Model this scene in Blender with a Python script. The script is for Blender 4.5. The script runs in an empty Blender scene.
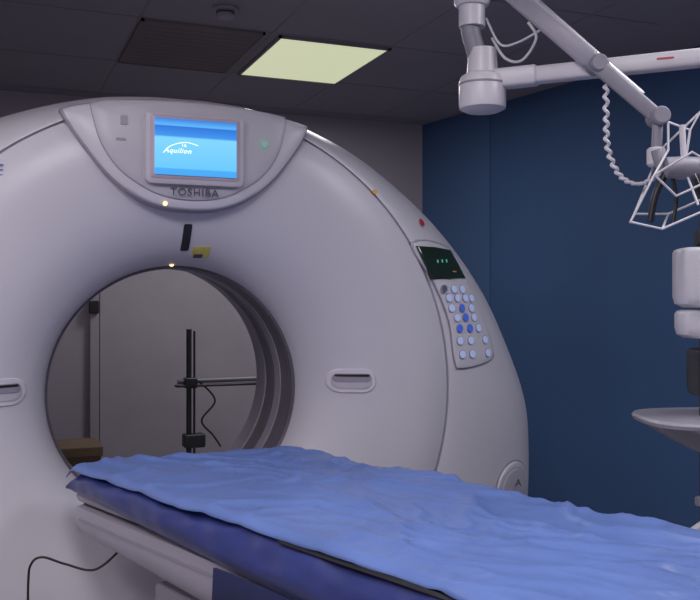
import bpy, bmesh, math
from mathutils import Vector, noise, Matrix
scene=bpy.context.scene
col=scene.collection
scene.view_settings.view_transform='Standard'

# ---------------------------------------------------------------- helpers
def mat(name,c,rough=.5,metal=0,emit=None,es=1,var=.0,scale=6,spec=.5,bump=0,bscale=80,coat=0):
    m=bpy.data.materials.new(name); m.use_nodes=True
    n=m.node_tree.nodes; l=m.node_tree.links; b=n['Principled BSDF']
    b.inputs['Base Color'].default_value=(*c,1); b.inputs['Roughness'].default_value=rough
    b.inputs['Metallic'].default_value=metal
    b.inputs['Specular IOR Level'].default_value=spec
    b.inputs['Coat Weight'].default_value=coat
    tc=n.new('ShaderNodeTexCoord')
    if var>0:
        t=n.new('ShaderNodeTexNoise'); t.inputs['Scale'].default_value=scale; t.inputs['Detail'].default_value=4
        r=n.new('ShaderNodeValToRGB')
        r.color_ramp.elements[0].position=.3; r.color_ramp.elements[1].position=.7
        r.color_ramp.elements[0].color=(*[x*(1-var) for x in c],1)
        r.color_ramp.elements[1].color=(*[min(1,x*(1+var)) for x in c],1)
        l.new(tc.outputs['Object'],t.inputs['Vector']); l.new(t.outputs['Fac'],r.inputs['Fac']); l.new(r.outputs['Color'],b.inputs['Base Color'])
    if bump>0:
        t=n.new('ShaderNodeTexNoise'); t.inputs['Scale'].default_value=bscale
        bp=n.new('ShaderNodeBump'); bp.inputs['Strength'].default_value=bump; bp.inputs['Distance'].default_value=.002
        l.new(tc.outputs['Object'],t.inputs['Vector']); l.new(t.outputs['Fac'],bp.inputs['Height']); l.new(bp.outputs['Normal'],b.inputs['Normal'])
    if emit:
        b.inputs['Emission Color'].default_value=(*emit,1); b.inputs['Emission Strength'].default_value=es
    return m
def empty(name,loc=(0,0,0)):
    o=bpy.data.objects.new(name,None); o.empty_display_size=.1; col.objects.link(o); return o
def mesh(name,v,f,m,parent=None,smooth=True,sharp=40):
    me=bpy.data.meshes.new(name); me.from_pydata([tuple(p) for p in v],[],f)
    bm=bmesh.new(); bm.from_mesh(me); bmesh.ops.recalc_face_normals(bm,faces=bm.faces)
    if smooth:
        for e in bm.edges:
            if len(e.link_faces)==2 and e.calc_face_angle(0)>math.radians(sharp): e.smooth=False
        for fc in bm.faces: fc.smooth=True
    bm.to_mesh(me); bm.free()
    me.materials.append(m); o=bpy.data.objects.new(name,me); col.objects.link(o)
    if parent: o.parent=parent
    return o
def box(name,lo,hi,m,parent=None,bev=0,rot=None,piv=None):
    bm=bmesh.new(); bmesh.ops.create_cube(bm,size=1)
    for v in bm.verts:
        v.co=Vector([lo[i]+(v.co[i]+.5)*(hi[i]-lo[i]) for i in range(3)])
    if bev: bmesh.ops.bevel(bm,geom=bm.edges[:],offset=bev,segments=3,affect='EDGES',profile=.5)
    if rot is not None:
        pv=Vector(piv) if piv else (Vector(lo)+Vector(hi))/2
        R=Matrix.Rotation(rot,3,'Z')
        for v in bm.verts: v.co=pv+R@(v.co-pv)
    me=bpy.data.meshes.new(name); 
    if bev:
        for fc in bm.faces: fc.smooth=True
    bm.to_mesh(me); bm.free(); me.materials.append(m)
    o=bpy.data.objects.new(name,me); col.objects.link(o)
    if parent: o.parent=parent
    if bev:
        md=o.modifiers.new('wn','WEIGHTED_NORMAL')
    return o
def catmull(P,n=8,closed=False):
    P=[Vector(p) for p in P]; out=[]; N=len(P)
    R=range(N if closed else N-1)
    for i in R:
        if closed: a,b,c,d=P[i-1],P[i],P[(i+1)%N],P[(i+2)%N]
        else: a,b,c,d=P[max(i-1,0)],P[i],P[i+1],P[min(i+2,N-1)]
        for k in range(n):
            t=k/n
            out.append(.5*((2*b)+(c-a)*t+(2*a-5*b+4*c-d)*t*t+(3*b-a-3*c+d)*t**3))
    if not closed: out.append(P[-1])
    return out
def tube(name,P,r,m,parent=None,smooth=True,seg=12,closed=False,n=8):
    pts=catmull(P,n,closed) if smooth else [Vector(p) for p in P]
    rr=r if callable(r) else (lambda t:r)
    N=len(pts); v=[];f=[]
    up=None
    for i,p in enumerate(pts):
        if closed: t=(pts[(i+1)%N]-pts[i-1])
        else: t=(pts[min(i+1,N-1)]-pts[max(i-1,0)])
        t.normalize()
        if up is None:
            up=Vector((0,0,1)) if abs(t.z)<.9 else Vector((1,0,0))
        a=(up-t*up.dot(t)).normalized(); up=a; b=t.cross(a)
        for k in range(seg):
            th=2*math.pi*k/seg; v.append(p+(a*math.cos(th)+b*math.sin(th))*rr(i/(N-1)))
    M=N if closed else N-1
    for i in range(M):
        for k in range(seg):
            j=(i+1)%N
            f.append((i*seg+k,i*seg+(k+1)%seg,j*seg+(k+1)%seg,j*seg+k))
    if not closed:
        f.append(tuple(range(seg))); f.append(tuple((N-1)*seg+k for k in range(seg)))
    return mesh(name,v,f,m,parent)
def lathe(name,prof,c,m,parent=None,seg=32,axis=(0,0,1)):
    ax=Vector(axis).normalized(); a=ax.orthogonal().normalized(); b=ax.cross(a); c=Vector(c)
    v=[];f=[]
    for r,h in prof:
        for k in range(seg):
            th=2*math.pi*k/seg; v.append(c+ax*h+(a*math.cos(th)+b*math.sin(th))*r)
    for i in range(len(prof)-1):
        for k in range(seg): f.append((i*seg+k,i*seg+(k+1)%seg,(i+1)*seg+(k+1)%seg,(i+1)*seg+k))
    f.append(tuple(range(seg))); f.append(tuple((len(prof)-1)*seg+k for k in range(seg)))
    return mesh(name,v,f,m,parent,sharp=35)
def lerpT(T,x):
    if x<=T[0][0]: return T[0][1]
    for (a,b),(c,d) in zip(T,T[1:]):
        if x<=c: return b+(d-b)*(x-a)/(c-a)
    return T[-1][1]

# ---------------------------------------------------------------- materials
M_shell=mat('gantry_plastic',(.60,.585,.635),.34,var=.02,scale=3,spec=.45)
M_shell2=mat('console_plastic',(.50,.48,.53),.35,var=.03)
M_rim=mat('console_rim',(.31,.29,.345),.4)
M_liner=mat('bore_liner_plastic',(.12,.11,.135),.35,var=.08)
M_liner2=mat('bore_ring_plastic',(.30,.28,.33),.35)
M_dark=mat('dark_plastic',(.018,.018,.02),.4,bump=.1)
M_stand=mat('stand_grey_metal',(.06,.06,.065),.4,metal=.4,var=.1)
M_grey=mat('grey_plastic',(.27,.26,.30),.45,var=.05)
M_white=mat('white_enamel',(.66,.64,.67),.35,var=.03)
M_lilac=mat('table_plastic',(.42,.40,.46),.4,var=.04)
M_metal=mat('steel',(.5,.5,.52),.3,metal=.9)
M_ceil=mat('ceiling_paint',(.30,.28,.32),.9,var=.03,scale=2)
M_grid=mat('ceiling_grid',(.27,.25,.285),.8)
M_back=mat('wall_paint_grey',(.42,.38,.43),.85,var=.04,scale=1.5)
M_blue=mat('wall_paint_blue',(.047,.110,.255),.75,var=.08,scale=1.2,bump=.1,bscale=200)
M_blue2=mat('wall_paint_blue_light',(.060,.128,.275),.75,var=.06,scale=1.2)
M_floor=mat('vinyl_floor',(.36,.34,.36),.35,var=.08,scale=12)
M_vent=mat('vent_panel',(.20,.165,.175),.85,var=.06,scale=3)
M_panel=mat('diffuser_panel',(.6,.65,.5),.5,emit=(.72,.76,.50),es=.72)
M_mattress=mat('mattress_vinyl',(.034,.048,.185),.30,var=.12,scale=9,spec=.6,bump=.3,bscale=25)
M_navy=mat('navy_cloth',(.02,.028,.10),.6,var=.12,scale=9)
M_sheet=mat('blue_sheet',(.125,.20,.47),.36,var=.10,scale=5,spec=.6)
M_black=mat('black_rubber',(.01,.01,.012),.5,var=.1)
M_led=mat('led_amber',(.8,.6,.3),.4,emit=(1,.7,.35),es=1.5)
M_green=mat('green_icon',(.1,.5,.3),.4,emit=(.1,.7,.35),es=.2)
M_red=mat('red_button',(.55,.03,.06),.35,var=.05)
M_orange=mat('orange_marker',(.75,.35,.05),.4,var=.05)
M_yellow=mat('yellow_label',(.6,.52,.12),.5,var=.1,scale=60)
M_btn=mat('blue_button',(.5,.58,.8),.35,emit=(.4,.5,.9),es=.2)
M_btnb=mat('deep_blue_button',(.06,.13,.55),.3,emit=(.05,.12,.6),es=.3)
M_text=mat('grey_lettering',(.08,.07,.11),.5,var=.05)
M_textb=mat('blue_lettering',(.16,.18,.5),.5,var=.05)
M_textw=mat('white_lettering',(.9,.95,1),.5,emit=(.9,.95,1),es=.9)
M_slot=mat('slot_recess',(.50,.48,.53),.5,var=.05)
M_box=mat('cardboard',(.16,.11,.07),.8,var=.1)

M_disp=bpy.data.materials.new('touchscreen_display'); M_disp.use_nodes=True
n=M_disp.node_tree.nodes; l=M_disp.node_tree.links; b=n['Principled BSDF']
tc=n.new('ShaderNodeTexCoord'); sp=n.new('ShaderNodeSeparateXYZ'); rp=n.new('ShaderNodeValToRGB')
l.new(tc.outputs['Generated'],sp.inputs[0]); l.new(sp.outputs['Z'],rp.inputs['Fac'])
e=rp.color_ramp.elements; e[0].color=(.05,.35,.8,1); e[0].position=0
e[1].color=(.03,.17,.6,1); e[1].position=1
x=e.new(.10); x.color=(.06,.36,.8,1); x=e.new(.12); x.color=(.13,.52,.92,1)
x=e.new(.66); x.color=(.20,.60,.97,1); x=e.new(.69); x.color=(.04,.26,.75,1)
x=e.new(.86); x.color=(.02,.15,.6,1); x=e.new(.88); x.color=(.10,.42,.85,1)
l.new(rp.outputs['Color'],b.inputs['Emission Color'])
b.inputs['Base Color'].default_value=(.02,.05,.1,1)
b.inputs['Emission Strength'].default_value=1.1; b.inputs['Roughness'].default_value=.25
M_disp2=mat('status_display',(.01,.015,.012),.15,emit=(.02,.05,.03),es=.12)

# ---------------------------------------------------------------- room
H=2.6; YB=5.86
c0=Vector((2.94,YB,0)); c1=Vector((3.32,3.53,0)); dw=(c1-c0).normalized()
c2=c0+dw*((YB+1.6)/-dw.y)
XL=-1.7; YF=-1.6
def slab(name,pts,z0,z1,m):
    N=len(pts); v=[(p[0],p[1],z0) for p in pts]+[(p[0],p[1],z1) for p in pts]
    f=[tuple(range(N)),tuple(range(N,2*N))]+[(i,(i+1)%N,(i+1)%N+N,i+N) for i in range(N)]
    return mesh(name,v,f,m,smooth=False)
slab('floor',[(XL-.1,YF-.1),(c2.x+.15,YF-.1),(c2.x+.15,YB+.1),(XL-.1,YB+.1)],-.1,0,M_floor)
slab('ceiling',[(XL-.1,YF-.1),(c2.x+.15,YF-.1),(c2.x+.15,YB+.1),(XL-.1,YB+.1)],H,H+.1,M_ceil)
slab('wall_back',[(XL-.1,YB),(c0.x+.1,YB),(c0.x+.1,YB+.1),(XL-.1,YB+.1)],0,H,M_back)
slab('wall_front',[(XL-.1,YF-.1),(c2.x+.1,YF-.1),(c2.x+.1,YF),(XL-.1,YF)],0,H,M_back)
slab('wall_left',[(XL-.1,YF),(XL,YF),(XL,YB),(XL-.1,YB)],0,H,M_back)
nw=Vector((-dw.y,dw.x,0)); 
if nw.x<0: nw=-nw
o4=nw*.1
slab('wall_right',[c0,c2,c2+o4,c0+o4],0,H,M_blue)
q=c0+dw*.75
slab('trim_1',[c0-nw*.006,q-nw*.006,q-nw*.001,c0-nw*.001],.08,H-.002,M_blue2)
slab('baseboard_right',[c0-nw*.02+dw*.05,c2-nw*.02-dw*.05,c2-nw*.001-dw*.05,c0-nw*.001+dw*.05],0.001,.08,M_grey)
slab('baseboard_back',[(XL+.01,YB-.015),(c0.x-.03,YB-.015),(c0.x-.03,YB-.001),(XL+.01,YB-.001)],0.001,.08,M_grey)
dr=empty('door_1')
M_door=mat('door_paint',(.46,.42,.47),.6,var=.04)
box('leaf',(.66,YB-.035,.005),(1.92,YB-.003,2.1),M_door,dr,bev=.004)
box('frame_left',(.60,YB-.05,.003),(.655,YB-.002,2.16),M_back,dr,bev=.004)
box('frame_right',(1.925,YB-.05,.003),(1.98,YB-.002,2.16),M_back,dr,bev=.004)
box('frame_top',(.60,YB-.05,2.105),(1.98,YB-.002,2.16),M_back,dr,bev=.004)
box('door_handle',(.59,YB-.09,1.24),(.65,YB-.05,1.32),M_dark,dr,bev=.008)  # small dark handle at the door edge
gr=empty('ceiling_tile_grid')
for i in range(-3,7):
    X=1.272+.625*i
    if XL<X<2.9: box('runner',(X-.005,YF+.02,H-.002),(X+.005,YB-.02,H-.0005),M_grid,gr)
for i in range(-7,3):
    Y=4.13+.79*i
    if YF<Y<YB: box('cross',(XL+.02,Y-.005,H-.0025),(2.9,Y+.005,H-.0008),M_grid,gr)
def ceilpanel(name,x0,x1,y0,y1,m,mf,slats=0):
    p=empty(name)
    fw=.014
    box('frame_a',(x0,y0,H-.014),(x0+fw,y1,H-.001),mf,p); box('frame_b',(x1-fw,y0,H-.014),(x1,y1,H-.001),mf,p)
    box('frame_c',(x0,y0,H-.014),(x1,y0+fw,H-.001),mf,p); box('frame_d',(x0,y1-fw,H-.014),(x1,y1,H-.001),mf,p)
    box('diffuser',(x0+fw,y0+fw,H-.010),(x1-fw,y1-fw,H-.005),m,p)
    for i in range(slats):
        yy=y0+fw+(i+.5)*(y1-y0-2*fw)/slats
        box('slat',(x0+fw,yy-.020,H-.0115),(x1-fw,yy+.020,H-.010),m,p)
    return p
ceilpanel('ceiling_light_panel',1.309,1.903,4.15,4.93,M_panel,M_grid)
ceilpanel('ceiling_vent',.65,1.235,4.13,4.92,M_vent,M_vent,slats=12)
M_panel2=mat('diffuser_panel_bright',(.7,.68,.7),.5,emit=(1,.95,1),es=2.5)
ceilpanel('ceiling_light_panel.001',-.25,.5,.2,1.4,M_panel2,M_grid)
ceilpanel('ceiling_light_panel.002',1.9,2.5,.6,1.8,M_panel2,M_grid)
ceilpanel('added_fill_panel_left',-1.4,-.8,.9,2.1,M_panel2,M_grid)  # unseen glowing panel, added to go with the left fill light
sd=empty('smoke_detector')
lathe('base',[(.058,0),(.058,-.010),(.052,-.015)],(.97,3.86,H-.001),M_grey,sd)
lathe('chamber',[(.040,0),(.040,-.020),(.032,-.030),(.012,-.033)],(.97,3.86,H-.015),M_grey,sd)
lathe('ring',[(.042,0),(.042,-.005)],(.97,3.86,H-.023),M_dark,sd)

# ---------------------------------------------------------------- gantry
XC,YFc,ZC=.61,2.88,1.0
half=[(0,2.02),(.12,2.018),(.3,1.998),(.5,1.945),(.7,1.86),(.92,1.715),(1.10,1.555),(1.27,1.345),(1.405,1.09),(1.48,.894),(1.500,.70),(1.495,.45),(1.47,.2),(1.42,0.002)]
hp=catmull([(a,b,0) for a,b in half],8)
pol=[(math.atan2(p.y-ZC,p.x),math.hypot(p.x,p.y-ZC)) for p in hp][::-1]
def Rout(phi):
    x=math.cos(phi); z=math.sin(phi); a=math.atan2(z,abs(x))
    if a<pol[0][0]: return .998/max(1e-6,-math.sin(a))
    return lerpT(pol,a)
prof_in=[(.43,.26),(.436,.215),(.452,.17),(.485,.122),(.54,.075),(.61,.038),(.70,.012),(.80,0),(.88,.006),(.94,.022)]
prof_in=[(p.x,p.y) for p in catmull([(a,b,0) for a,b in prof_in],4)]
prof_out=[(0,.03),(.12,.036),(.3,.062),(.5,.105),(.7,.165),(.84,.225),(.94,.29),(1,.38)]
prof_out=[(p.x,p.y) for p in catmull([(a,b,0) for a,b in prof_out],4)]
def seam(R): return min(.95,R-.085)
def S(off,z):
    dx=off; dz=z-ZC; r=math.hypot(dx,dz); R=Rout(math.atan2(dz,dx)); s=seam(R)
    if r<=s:
        rn=r if r<.8 else .8+(r-.8)*.16/(s-.8)
        return lerpT(prof_in+[(.96,.03)],rn)
    return lerpT(prof_out,min(1,(r-s)/(R-s)))
g=empty('ct_scanner')
NA=256
v=[];f=[]
def addring(fn):
    for k in range(NA):
        ph=2*math.pi*k/NA; R=Rout(ph); r,y=fn(R)
        v.append((XC+r*math.cos(ph),YFc+y,ZC+r*math.sin(ph)))
fns=[]
for (r,y) in prof_in:
    fns.append(lambda R,r=r,y=y:((r if r<.8 else .8+(r-.8)*(seam(R)-.8)/.16),y))
for dr_,y in [(-.006,.027),(-.004,.045),(.004,.045),(.006,.031)]:
    fns.append(lambda R,d=dr_,y=y:(seam(R)+d,y))
for t,y in prof_out[1:]:
    fns.append(lambda R,t=t,y=y:(seam(R)+(R-seam(R))*t,y))
for sc_,y in [(1.0,.5),(.995,.52),(.995,.53),(1.0,.54),(.992,.75),(.975,.86),(.95,.89),(.9,.9)]:
    fns.append(lambda R,s=sc_,y=y:(R*s,y))
fns.append(lambda R:(.52,.9))
fns.append(lambda R:(.485,.885))
for fn in fns: addring(fn)
for v_i in range(len(v)):
    if v[v_i][2]<.002: v[v_i]=(v[v_i][0],v[v_i][1],.002)
for i in range(len(fns)-1):
    for k in range(NA): f.append((i*NA+k,i*NA+(k+1)%NA,(i+1)*NA+(k+1)%NA,(i+1)*NA+k))
mesh('housing',v,f,M_shell,g,sharp=50)
def ringmesh(name,prof,m,parent):
    v=[];f=[];N=128
    for r,y in prof:
        for k in range(N):
            a=2*math.pi*k/N; v.append((XC+r*math.cos(a),YFc+y,ZC+r*math.sin(a)))
    for i in range(len(prof)-1):
        for k in range(N): f.append((i*N+k,i*N+(k+1)%N,(i+1)*N+(k+1)%N,(i+1)*N+k))
    return mesh(name,v,f,m,parent,sharp=30)
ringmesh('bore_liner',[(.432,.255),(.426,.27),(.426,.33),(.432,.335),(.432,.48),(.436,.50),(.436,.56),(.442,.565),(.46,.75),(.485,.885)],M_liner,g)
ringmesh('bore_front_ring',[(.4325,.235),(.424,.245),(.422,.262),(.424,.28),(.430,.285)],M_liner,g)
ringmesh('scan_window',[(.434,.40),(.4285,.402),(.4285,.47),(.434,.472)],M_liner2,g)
ringmesh('rear_ring',[(.452,.66),(.446,.662),(.462,.84),(.468,.842)],M_liner2,g)

def plate(name,bd,m,lift,parent=g,yf=None,cen=None,edge=.004,back=.02,steps=(0,.3,.6,.85,.96)):
    yf=yf or S
    if cen is None:
        cen=(sum(p[0] for p in bd)/len(bd),sum(p[1] for p in bd)/len(bd))
    N=len(bd); v=[];f=[]
    v.append((XC+cen[0],YFc+yf(*cen)-lift,cen[1]))
    lev=[]
    for s in steps[1:]:
        lev.append((s,lift))
    lev+= [(1,lift-edge*.6)]
    for s,lf in lev:
        for p in bd:
            a=cen[0]+(p[0]-cen[0])*s; b_=cen[1]+(p[1]-cen[1])*s
            v.append((XC+a,YFc+yf(a,b_)-lf,b_))
    for p in bd: v.append((XC+p[0],YFc+max(yf(*p),S(*p))+back,p[1]))
    for k in range(N): f.append((0,1+k,1+(k+1)%N))
    for i in range(len(lev)):
        for k in range(N): f.append((1+i*N+k,1+i*N+(k+1)%N,1+(i+1)*N+(k+1)%N,1+(i+1)*N+k))
    return mesh(name,v,f,m,parent,sharp=55)
def rrect(cx,cz,w,h,r,rot=0,n=6):
    out=[]
    for sx,sz,a0 in [(1,1,0),(-1,1,90),(-1,-1,180),(1,-1,270)]:
        for i in range(n+1):
            a=math.radians(a0+90*i/n)
            x=sx*(w/2-r)+r*math.cos(a); z=sz*(h/2-r)+r*math.sin(a)
            out.append((x,z))
    c,s=math.cos(rot),math.sin(rot)
    res=[]
    N=len(out)
    for i in range(N):
        a=out[i]; b=out[(i+1)%N]; L=math.hypot(b[0]-a[0],b[1]-a[1]); m_=max(1,int(L/.02))
        for k in range(m_): res.append((a[0]+(b[0]-a[0])*k/m_,a[1]+(b[1]-a[1])*k/m_))
    return [(cx+x*c-z*s,cz+x*s+z*c) for x,z in res]
def circ(cx,cz,r,n=24): return [(cx+r*math.cos(2*math.pi*i/n),cz+r*math.sin(2*math.pi*i/n)) for i in range(n)]
def shield(pts,crown=.028):
    P=catmull([(a,b,0) for a,b in pts],6)
    R=[(p.x,p.y) for p in P]
    L=[(-a,b) for a,b in R[::-1]][:-1] if R[-1][0]==0 else [(-a,b) for a,b in R[::-1]]
    top=[(R[0][0]*(1-2*k/24),R[0][1]+ crown*(1-(1-2*k/24)**2)) for k in range(1,24)]
    return R+L+[(x,z) for x,z in top[::-1]]
yc=lambda a,b: .42*S(a,b)-.012
outer=shield([(.405,1.905),(.385,1.86),(.335,1.785),(.265,1.70),(.18,1.635),(.09,1.602),(0,1.595)],.05)
inner=shield([(.315,1.925),(.305,1.87),(.28,1.79),(.225,1.715),(.14,1.660),(.07,1.638),(0,1.632)],.02)
plate('console_border',outer,M_rim,.010,yf=yc,cen=(0,1.8),edge=.01)
sm=[(p[0]*.98,1.8+(p[1]-1.8)*.97) for p in outer]
plate('console_surround',sm,M_shell,.018,yf=yc,cen=(0,1.8),edge=.01,back=0)
plate('console_plate_edge',[(p[0]*1.010,1.8+(p[1]-1.8)*1.010) for p in inner],M_rim,.021,yf=yc,cen=(0,1.8),back=0)
plate('console_plate',inner,M_shell2,.027,yf=yc,cen=(0,1.8),edge=.006,back=0)
flat=lambda a,b:-.03
plate('screen_bezel',rrect(.005,1.79,.315,.225,.02),M_shell2,.022,yf=flat,back=.05)
plate('screen_bezel_inner',rrect(.005,1.793,.285,.198,.008),mat('bezel_pink',(.50,.39,.45),.4),.026,yf=flat,back=.0)
box('screen',(XC+.005-.13,YFc-.062,1.793-.088),(XC+.005+.13,YFc-.054,1.793+.088),M_disp,g)
def text(name,s,size,m,off,z,y,ext=.0015,shear=0,parent=g):
    cu=bpy.data.curves.new(name,'FONT'); cu.body=s; cu.size=size; cu.extrude=ext; cu.align_x='CENTER'; cu.align_y='CENTER'; cu.shear=shear
    cu.space_character=1.15
    o=bpy.data.objects.new(name,cu); col.objects.link(o)
    bpy.context.view_layer.update()
    me=bpy.data.meshes.new_from_object(o.evaluated_get(bpy.context.evaluated_depsgraph_get()))
    bpy.data.objects.remove(o)
    for v_ in me.vertices:
        x_,y_,z_=v_.co; v_.co=Vector((XC+off+x_,YFc+y-z_,z+y_))
    me.materials.clear(); me.materials.append(m)
    o=bpy.data.objects.new(name,me); col.objects.link(o); o.parent=parent; return o
text('maker_lettering','TOSHIBA',.034,M_text,.005,1.6545,yc(0,1.655)-.034)
text('screen_text','Aquilion',.022,M_textw,-.055,1.78,-.063,shear=.3)
text('screen_text_small','16',.015,M_textw,-.035,1.798,-.063)
def swoosh():
    P=[(XC-.10,YFc-.064,1.772),(XC-.075,YFc-.064,1.795),(XC-.03,YFc-.064,1.808),(XC+.01,YFc-.064,1.80)]
    tube('screen_swoosh',P,.0012,M_textw,g,seg=6)
swoosh()
text('side_lettering','E',.052,M_textb,-.575,1.70,S(-.575,1.70)-.003)
plate('console_icon_1',rrect(-.215,1.87,.022,.03,.004),M_rim,.030,yf=yc,back=-.01)
plate('console_icon_2',rrect(-.225,1.81,.03,.008,.003),M_rim,.030,yf=yc,back=-.01)
plate('green_icon',circ(.235,1.825,.016),M_green,.030,yf=yc,back=-.01)
plate('green_icon_center',circ(.235,1.825,.011),M_shell,.032,yf=yc,back=-.01)
plate('laser_marker',circ(-.085,1.618,.007),M_led,.022,yf=yc,back=-.01)
plate('sensor_slit',rrect(0.005,1.52,.028,.085,.006,rot=0),M_dark,.004)
plate('warning_label',rrect(.062,1.475,.058,.034,.003),M_yellow,.003)
plate('warning_label_text',rrect(.055,1.462,.03,.012,.001),M_text,.0045)
lathe('bore_led',[(.004,0),(.008,.002),(.008,.008)],(XC-.02,YFc+.222,ZC+.436),M_led,g,axis=(0,-1,0))
M_grip=mat('grip_rim',(.66,.64,.69),.35)
for sx in (1,-1):
    gx_=sx*(.580 if sx>0 else .572); gz=1.03
    plate('hand_grip_rim',rrect(gx_,gz,.160,.084,.040),M_grip,.006,edge=.008)
    plate('hand_grip_recess',rrect(gx_,gz,.130,.056,.026),M_slot,.0085,edge=.001,back=0)
    plate('hand_grip_painted_shade',rrect(gx_,gz+.011,.122,.030,.014),M_rim,.0100,edge=.001,back=0)  # darker plate, paints the shade in the upper half of the recess
    plate('hand_grip_painted_shadow',rrect(gx_,gz+.019,.112,.008,.004),M_dark,.0115,back=0)  # dark strip painted as the shadow under the grip's top edge
    plate('orange_marker',circ(sx*.66,1.695,.009),M_orange,.005)
    plate('emergency_collar',circ(sx*.875,1.60,.019),M_shell2,.006)
    plate('emergency_button',circ(sx*.875,1.60,.014),M_red,.012)
    P0=[(.80,1.522),(1.02,1.515),(1.085,1.41),(1.145,1.27),(1.195,1.14),(1.175,1.085),(1.01,1.06),(.975,1.09),(.95,1.24),(.885,1.38)]
    bd=[(sx*p.x,p.y) for p in catmull([(a,b,0) for a,b in P0],5,closed=True)]
    plate('control_panel',bd,M_rim,.008,edge=.006)
    c_=(sum(p[0] for p in bd)/len(bd),sum(p[1] for p in bd)/len(bd))
    plate('control_panel_face',[(c_[0]+(p[0]-c_[0])*.96,c_[1]+(p[1]-c_[1])*.975) for p in bd],M_shell,.012,back=0)
    plate('status_display',[(sx*a,b) for a,b in [(.815,1.508),(.91,1.508),(1.015,1.504),(1.045,1.45),(1.070,1.398),(.97,1.392),(.878,1.388),(.845,1.45)]] ,M_disp2,.020,back=0)
    for k in range(3):
        plate('status_digit',rrect(sx*(.91+.026*k),1.455+.002*k,.007,.012,.002),M_green,.022,back=0)
    plate('status_digit',rrect(sx*(1.0),1.42,.025,.004,.002),M_orange,.022,back=0)
    plate('knob',circ(sx*.93,1.355,.014),M_metal,.024)
    rows=[(1.355,[.985,1.035]),(1.322,[.955,1.00,1.045,1.085]),(1.285,[.965,1.02,1.075]),(1.25,[.99,1.035,1.085]),(1.21,[1.00,1.055,1.105]),(1.165,[1.00,1.055,1.14]),(1.115,[1.01,1.06,1.15])]
    for ri,(zz,xs_) in enumerate(rows):
        for xi,xx in enumerate(xs_):
            mm=M_btnb if (ri,xi) in [(2,1),(3,1),(4,1),(4,0)] else M_btn
            plate('button_ring',circ(sx*xx,zz,.0175,16),M_rim,.015,back=0)
            plate('button',circ(sx*xx,zz,.0145,16),mm,.019,back=0)
for sx in (1,-1):
    fx=sx*1.305; fz=.575
    plate('foot_cover_trim',circ(fx,fz,.115,48),M_rim,.006)
    plate('foot_cover',circ(fx,fz,.108,48),M_shell,.014,edge=.008)
    plate('foot_cover_ring',circ(fx,fz,.088,48),M_rim,.016,back=0)
    plate('foot_cover_inner',circ(fx,fz,.083,48),M_shell2,.019,back=0)
    text('foot_label','A',.04,M_text,fx,fz+.03,S(fx-.02,fz)-.03)

# ---------------------------------------------------------------- patient table
tb=empty('patient_table')
A=Vector((.246,2.795,0)); d=Vector((.3214,-.947,0)); E=Vector((.682,.022,0))
LEN=2.45
def bed(s,w,z,perp=0):
    p=A+d*s+E*w; return Vector((p.x,p.y,z))
def sweep(name,sec,m,s0,s1,ns,parent=tb,wr=0,seed=0):
    v=[];f=[];n0=len(sec(s0))
    for i in range(ns+1):
        s=s0+(s1-s0)*i/ns
        for (w,z) in sec(s):
            p=bed(s,w,z)
            if wr:
                q=Vector((s*5,w*10+seed,z*9)); nn=noise.noise(q)*wr+noise.noise(q*2.7)*wr*.6
                p+=Vector((-nn,-nn*.3,nn*.8))
            v.append(p)
    for i in range(ns):
        for k in range(n0): f.append((i*n0+k,i*n0+(k+1)%n0,(i+1)*n0+(k+1)%n0,(i+1)*n0+k))
    f.append(tuple(range(n0))); f.append(tuple(ns*n0+k for k in range(n0)))
    return mesh(name,v,f,m,parent,sharp=60)
def msec(s):
    e=min(1,(s/.06)) ; e=math.sqrt(max(0,1-(1-e)**2))
    dr_=.05*min(1.3,s)
    top=.775+.038*e; low=.742-dr_
    P=[(.06,top),(.02,top-.004),(-.012,top-.016),(-.034-.01*min(1,s),(top*.6+low*.4)),(-.036-.012*min(1,s),(top*.3+low*.7)),(-.02,low+.006),(.005,low-.002),(.04,low+.01)]
    L=[(p.x,p.y) for p in catmull([(a,b,0) for a,b in P],5)]
    R=[(1-a,max(b,.735) if b>.6 else b) for a,b in L[::-1]]
    return L+R
sweep('mattress',msec,M_mattress,0,LEN,180,wr=.009,seed=3)
def csec(z0,z1,w0,w1,r=.01):
    return lambda s:[(w0+r,z1),(w0,z1-r),(w0,z0+r),(w0+r,z0),(w1-r,z0),(w1,z0+r),(w1,z1-r),(w1-r,z1)]
sweep('cradle',csec(.715,.745,.0,1.0),M_lilac,.01,LEN,4)
sweep('cradle_groove',csec(.703,.716,.03,.97,.003),M_dark,.012,LEN,4)
sweep('side_beam',lambda s:[(.04,.703),(.005,.695),(.0,.66),(.02,.622-.03*s),(.06,.602-.05*s),(.94,.602-.05*s),(.98,.622-.03*s),(1.,.66),(.995,.695),(.96,.703)],M_lilac,.0,LEN,6)
sweep('side_beam_trim',lambda s:[(-.004,.668),(-.004,.661),(.02,.661),(.02,.668)],M_rim,.03,LEN,3)
sweep('under_frame',csec(.46,.545,.1,.9),M_grey,.35,LEN-.1,3)
sweep('pedestal',csec(.02,.47,.2,.8,.03),M_grey,.95,2.2,3)
sweep('pedestal_foot',csec(.0015,.06,.14,.86,.02),M_dark,.85,2.3,3)
sweep('side_flap',lambda s:[(-.045,.70),(-.05,.60),(-.04,.595),(-.035,.70)],M_navy,.82,1.35,8,wr=.004)
sweep('edge_strap_and_shadow',lambda s:[(-.024,.808),(-.030,.802),(-.022,.800),(.0,.808)],M_black,1.05,LEN-.3,40,wr=.002,seed=9)  # black strap, also paints the shadow gap under the sheet edge

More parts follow.
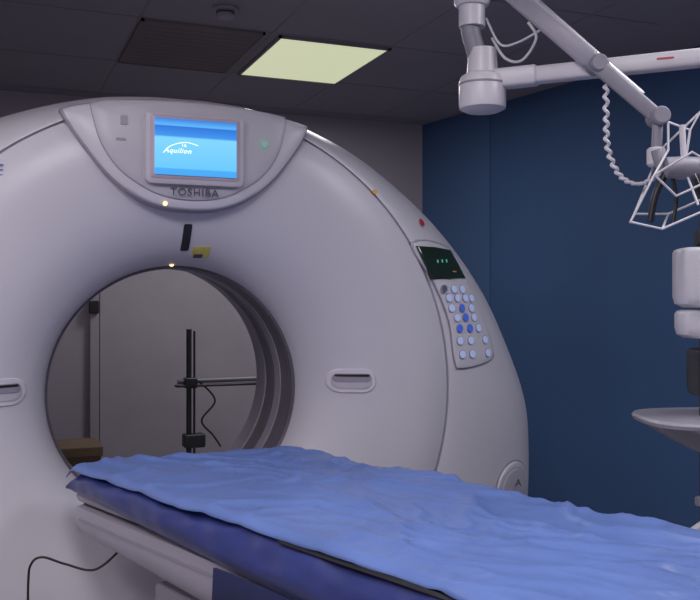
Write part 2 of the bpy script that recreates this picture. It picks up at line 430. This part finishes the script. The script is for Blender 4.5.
def sheet():
    ns,nw=300,130; v=[];f=[]
    for i in range(ns+1):
        t=i/ns; s=-.03+t*(LEN-.0)
        for j in range(nw+1):
            q=j/nw; w=-.022+q*1.075
            wv=w+ (.02*noise.noise(Vector((s*4,0,2))) if j<6 else 0)
            z=.823
            P=Vector((s*1.7,w*1.5,0))
            z+=.007*noise.noise(P*1.3+Vector((3,1,0)))
            warp=noise.noise_vector(P*1.1)*.4
            a=P+warp
            r1=1-abs(noise.noise(Vector((a.x*1.5+a.y*1.5,a.y*4.2-a.x*1.4,1.3))))*2.3
            r2=1-abs(noise.noise(Vector((a.x*3.6-a.y*2.2,a.y*3.6+a.x*1.6,5.3))))*2.3
            r3=1-abs(noise.noise(Vector((a.x*6+a.y*7,a.y*6-a.x*4,9.3))))*2.3
            edge=min(1,max(0,(w-.0)/.12))
            z+=(max(0,r1)**2.5*.012+max(0,r2)**2.5*.008+max(0,r3)**3*.003)*(.35+.65*edge)
            if w<.015: z-=((.015-w)/.037)**2*.018
            if w>.985: z-=((w-.985)/.068)**1.6*.09; wv=w-.35*(w-.985)
            if s<.03: z-=((.03-s)/.06)**2*.03
            z+=.010*math.exp(-((s-.02)/.05)**2-((w-.2)/.14)**2)
            v.append(bed(s,wv,z))
    for i in range(ns):
        for j in range(nw): f.append((i*(nw+1)+j,i*(nw+1)+j+1,(i+1)*(nw+1)+j+1,(i+1)*(nw+1)+j))
    o=mesh('bed_sheet',v,f,M_sheet,tb,sharp=180)
    md=o.modifiers.new('t','SOLIDIFY'); md.thickness=.002; md.offset=1
    return o
sheet()
cb=empty('power_cable')
tube('cable',[(.36,2.66,.59),(.29,2.68,.535),(.21,2.70,.555),(.15,2.71,.578),(.12,2.72,.56),(.112,2.73,.5),(.11,2.73,.3),(.09,2.73,.06),(.0,2.6,.012),(-.3,2.5,.012)],.0035,M_black,cb)

# ---------------------------------------------------------------- injector stand behind gantry
st=empty('injector_stand')
sx_,sy_=.97,4.62
tube('pole',[(sx_,sy_,.05),(sx_,sy_,1.17)],.014,M_stand,st,smooth=False)
tube('pole_sleeve',[(sx_+.028,sy_,.5),(sx_+.028,sy_,1.16)],.006,M_stand,st,smooth=False)
tube('cross_arm',[(sx_-.06,sy_,.90),(sx_+.40,sy_-.02,.905)],.012,M_grey,st,smooth=False)
box('cross_arm_tray',(sx_-.07,sy_-.03,.872),(sx_+.36,sy_+.03,.884),M_stand,st,bev=.004)
box('clamp',(sx_-.025,sy_-.03,.865),(sx_+.04,sy_+.03,.92),M_stand,st,bev=.008)
tube('hose',[(sx_+.05,sy_-.02,.90),(sx_+.13,sy_-.03,.80),(sx_+.06,sy_-.03,.70),(sx_+.12,sy_-.03,.62),(sx_+.16,sy_-.03,.56)],.005,M_stand,st)
box('pump',(sx_-.03,sy_-.04,.56),(sx_+.08,sy_+.04,.63),M_stand,st,bev=.01)
for k in range(5):
    a=k*2*math.pi/5+.3
    tube('leg',[(sx_,sy_,.09),(sx_+.28*math.cos(a),sy_+.28*math.sin(a),.06)],.014,M_stand,st,smooth=False)
    lathe('caster',[(.024,-.01),(.027,-.006),(.027,.006),(.024,.01)],(sx_+.28*math.cos(a),sy_+.28*math.sin(a),.029),M_black,st,axis=(-math.sin(a),math.cos(a),0),seg=20)
cx=empty('storage_box')
box('carton',(.22,4.7,.001),(.54,5.0,.54),M_box,cx,bev=.006)
box('carton_lid',(.21,4.69,.53),(.55,5.01,.58),mat('carton_lid_card',(.22,.16,.10),.8,var=.1),cx,bev=.006)

# ---------------------------------------------------------------- ceiling boom arm
rgt=Vector((.927,-.375,0)); fw=Vector((.375,.927,0)); up=Vector((0,0,1))
bm_=empty('ceiling_boom_arm')
hub=Vector((1.329,2.267,0))
def hz(z): return Vector((hub.x,hub.y,z))
lathe('ceiling_flange',[(.14,0),(.14,-.03),(.11,-.05)],hz(H-.001)+rgt*-.03,M_white,bm_)
tube('column',[hz(H-.03)+rgt*-.03,hz(2.1)+rgt*-.03],.038,M_white,bm_,smooth=False,seg=24)
lathe('upper_joint',[(.045,0),(.052,.01),(.052,.09),(.045,.10)],hz(2.16)+rgt*-.03,M_white,bm_)
tube('bent_link',[hz(2.2)+rgt*-.03,hz(2.10)+rgt*-.035,hz(2.02)+rgt*-.015,hz(1.96)],.028,M_grey,bm_,seg=20)
lathe('hub_housing',[(.05,0),(.066,.008),(.068,.02),(.068,.085),(.062,.10),(.045,.11),(.04,.18)],hz(1.856),M_white,bm_,seg=40)
lathe('hub_ring',[(.070,0),(.070,.005)],hz(1.93),M_grey,bm_,seg=40)
bd_=Vector((.735,-.678,0)).normalized(); bp=Vector((-bd_.y,bd_.x,0))
def beam(name,a,b,w,h,m,parent,r=.012,w2=None,h2=None):
    a=Vector(a);b=Vector(b);t=(b-a).normalized(); s=t.cross(up).normalized(); u=s.cross(t)
    w2=w2 or w; h2=h2 or h
    v=[];f=[]
    for P,ww,hh in [(a,w*.8,h*.8),(a+t*.01,w,h),(b-t*.01,w2,h2),(b,w2*.8,h2*.8)]:
        for i in range(24):
            th=2*math.pi*i/24; c=math.cos(th);q=math.sin(th)
            x_=math.copysign(abs(c)**.4,c)*ww/2; y_=math.copysign(abs(q)**.4,q)*hh/2
            v.append(P+s*x_+u*y_)
    for i in range(3):
        for k in range(24): f.append((i*24+k,i*24+(k+1)%24,(i+1)*24+(k+1)%24,(i+1)*24+k))
    f.append(tuple(range(24))); f.append(tuple(72+k for k in range(24)))
    return mesh(name,v,f,m,parent,sharp=30)
b0=hz(1.945)+bd_*.03
b1=hz(1.968)+bd_*1.35
beam('boom',b0,b1,.05,.047,M_white,bm_)
beam('boom_collar',b0,b0+(b1-b0)*.1,.058,.056,M_white,bm_)
lp=hz(1.956)+bd_*.50-bp*.0255
text_red=mat('red_lettering',(.5,.08,.1),.5,var=.05)
beam('boom_label',lp-bd_*.022,lp+bd_*.022,.002,.006,text_red,bm_)
sa=hz(2.235)+rgt*.045
sb=fw*2.36+rgt*(2.36*.342)+up*1.79
M_arm=mat('arm_grey_enamel',(.38,.365,.42),.38,var=.04)
beam('spring_arm',sa,sb,.05,.05,M_grey,bm_,w2=.04,h2=.04)
beam('spring_arm_cover',sa+(sb-sa)*.08,sa+(sb-sa)*.62,.056,.055,M_arm,bm_)
beam('spring_arm_rod',sa+(sb-sa)*.1+up*.045,sa+(sb-sa)*.92+up*.03,.010,.010,M_metal,bm_)
for tt in (.0,.64,1.0):
    q=sa+(sb-sa)*tt
    lathe('arm_pivot',[(.020,-.034),(.024,-.029),(.024,.029),(.020,.034)],q,M_grey,bm_,axis=fw)
tube('arm_link',[hz(2.25)+rgt*-.03,sa],.028,M_grey,bm_,smooth=False)
tube('drop_stem',[sb,sb-up*.11-rgt*.005],.014,M_grey,bm_,smooth=False)
lathe('drop_joint',[(.018,0),(.024,.006),(.024,.045),(.018,.05)],sb-up*.13-rgt*.005,M_white,bm_)
def PX(px,py,k):   # design coordinates in the plane of the boom, converted to metres
    return fw*k+rgt*((px-350)/900*k)+up*(1.3+(304-py)/900*k)
path=catmull([PX(606,84,2.42),PX(606,118,2.4),PX(608,150,2.39),PX(620,176,2.38),PX(640,184,2.36),PX(662,172,2.34),PX(668,160,2.33)],14)
co=[]
for i,p in enumerate(path):
    th=i*1.5; co.append(p+(rgt*math.cos(th)+fw*math.sin(th))*.005)
tube('coiled_cable',co,.005,M_white,bm_,n=3,seg=8)
tube('loop_cable',[PX(492,38,2.6),PX(505,58,2.55),PX(522,60,2.55),PX(536,38,2.52),PX(528,22,2.52)],.004,M_white,bm_,seg=8)
tube('loop_cable_2',[PX(486,18,2.6),PX(500,44,2.56),PX(518,42,2.55),PX(540,30,2.52)],.0035,M_white,bm_,seg=8)
K=2.33
lathe('head_hub',[(.018,-.05),(.028,-.045),(.03,0),(.028,.045),(.018,.05)],PX(682,168,K),M_grey,bm_,axis=rgt)
tube('head_yoke',[PX(655,150,K),PX(662,168,K),PX(682,168,K)],.012,M_grey,bm_)
tube('head_post',[PX(682,125,K),PX(684,168,K)],.008,M_white,bm_,smooth=False)
lathe('head_lamp',[(.02,0),(.034,.02),(.038,.045),(.034,.05)],PX(700,176,K),M_dark,bm_,axis=(rgt*.6-up*.8))
tube('head_arm',[PX(666,172,K),PX(655,196,K),PX(650,222,K)],.009,M_dark,bm_)
tube('head_arm_2',[PX(672,176,K),PX(676,200,K),PX(672,226,K)],.005,M_dark,bm_)
def wire(pts,r=.0032): 
    tube('wire_guard',[PX(a,b,K+c) for a,b,c in pts],r,M_white,bm_,smooth=False,seg=8)
wire([(630,222,-.05),(654,175,-.05),(692,152,-.06),(722,170,-.06)])
wire([(630,222,-.05),(662,229,-.05),(724,202,-.06)])
wire([(630,222,-.05),(634,214,.05),(660,150,.06),(700,112,.06),(724,108,.06)])
wire([(634,214,.05),(668,214,.06),(724,190,.06)])
wire([(668,122,.0),(690,130,0),(700,112,0)])
wire([(690,130,0),(684,168,0),(698,205,-.05)])
wire([(668,122,0),(668,150,.0),(654,175,-.05)])
wire([(684,150,.0),(700,185,-.03),(722,140,-.02)])
wire([(662,229,-.05),(668,214,.06)])
wire([(654,175,-.05),(676,196,-.03),(700,185,-.03)])

# ---------------------------------------------------------------- equipment cart at right
ct=empty('equipment_cart')
Mx=fw*2.6+rgt*(2.6*.384)
def C(a,b,z): return Mx+rgt*a+fw*b+up*z
tube('mast',[C(0.025,.0,.08),C(0.025,.0,1.54)],.016,M_stand,ct,smooth=False)
beam('mast_top_arm',C(0,0,1.49),C(.25,0,1.49),.04,.05,M_stand,ct)
def orientbox(name,a0,a1,b0,b1,z0,z1,m,r=.3,taper=1,parent=ct):
    v=[];f=[]
    N=28; L=[(z0,.86*taper),(z0+.01,.97*taper),(z0+.03,1*taper),(z1-.012,1),(z1-.004,.97),(z1,.9)]
    ca,cb_=(a0+a1)/2,(b0+b1)/2
    for z,s in L:
        for i in range(N):
            th=2*math.pi*i/N; c=math.cos(th);q=math.sin(th)
            v.append(C(ca+math.copysign(abs(c)**r,c)*(a1-a0)/2*s,cb_+math.copysign(abs(q)**r,q)*(b1-b0)/2*s,z))
    for i in range(len(L)-1):
        for k in range(N): f.append((i*N+k,i*N+(k+1)%N,(i+1)*N+(k+1)%N,(i+1)*N+k))
    f.append(tuple(range(N))); f.append(tuple((len(L)-1)*N+k for k in range(N)))
    return mesh(name,v,f,m,parent,sharp=40)
orientbox('monitor_housing',-.095,.27,-.16,-.05,1.290,1.455,M_white)
orientbox('monitor_lower',-.085,.25,-.14,-.04,1.205,1.284,M_white)
orientbox('rear_box',0,.25,-.03,.1,1.03,1.17,M_stand)
v=[];f=[];N=40
L=[(.30,.850),(.6,.885),(.9,.945),(.99,.962),(1,.972),(.985,.979),(.9,.978)]
for s,z in L:
    for i in range(N):
        th=2*math.pi*i/N; c=math.cos(th);q=math.sin(th)
        v.append(C(.19+math.copysign(abs(c)**.6,c)*.36*s,-.02+math.copysign(abs(q)**.6,q)*.22*s,z))
for i in range(len(L)-1):
    for k in range(N): f.append((i*N+k,i*N+(k+1)%N,(i+1)*N+(k+1)%N,(i+1)*N+k))
f.append(tuple(range(N))); f.append(tuple((len(L)-1)*N+k for k in range(N)))
mesh('tray',v,f,M_arm,ct)
tube('lower_handle',[C(-.06,-.1,.66),C(.0,-.1,.70),C(.1,-.05,.73),C(.2,0,.73)],.012,M_white,ct)
beam('handle_bracket',C(.2,0,.73),C(.0,0,.73),.03,.03,M_grey,ct)
for k in range(5):
    a=k*2*math.pi/5
    tube('leg',[C(.02,0,.12),C(.02+.27*math.cos(a),.27*math.sin(a),.075)],.018,M_grey,ct,smooth=False)
    q=C(.02+.27*math.cos(a),.27*math.sin(a),.034)
    lathe('caster',[(.028,-.012),(.032,-.008),(.032,.008),(.028,.012)],q,M_black,ct,axis=(-math.sin(a),math.cos(a),0),seg=20)

# ---------------------------------------------------------------- lights
def area(name,loc,size,sy,power,color,rot=(0,0,0)):
    L=bpy.data.lights.new(name,'AREA'); L.shape='RECTANGLE'; L.size=size; L.size_y=sy; L.energy=power; L.color=color
    o=bpy.data.objects.new(name,L); o.location=loc; o.rotation_euler=rot; col.objects.link(o); return o
area('lamp_main',(.12,.8,H-.03),.7,1.15,26,(.98,.92,1))
area('lamp_side',(2.2,1.2,H-.03),.55,1.1,20,(.93,.92,1))
area('added_fill_left',(-1.1,1.5,H-.03),.55,1.1,20,(.98,.94,1))  # fill light added from the left to brighten the table side
area('lamp_rear',(1.606,4.54,H-.03),.55,.7,14,(.98,.95,.96))
w=bpy.data.worlds.new('World'); scene.world=w; w.use_nodes=True
w.node_tree.nodes['Background'].inputs[0].default_value=(.5,.45,.55,1); w.node_tree.nodes['Background'].inputs[1].default_value=.1
# ---------------------------------------------------------------- camera
cd=bpy.data.cameras.new('camera'); cd.lens=900/700*36; cd.sensor_width=36; cd.sensor_fit='HORIZONTAL'; cd.clip_start=.02
cam=bpy.data.objects.new('camera',cd); cam.location=(0,0,1.3)
cam.rotation_euler=(math.radians(90.25),0,-math.radians(22.0)); col.objects.link(cam); scene.camera=cam
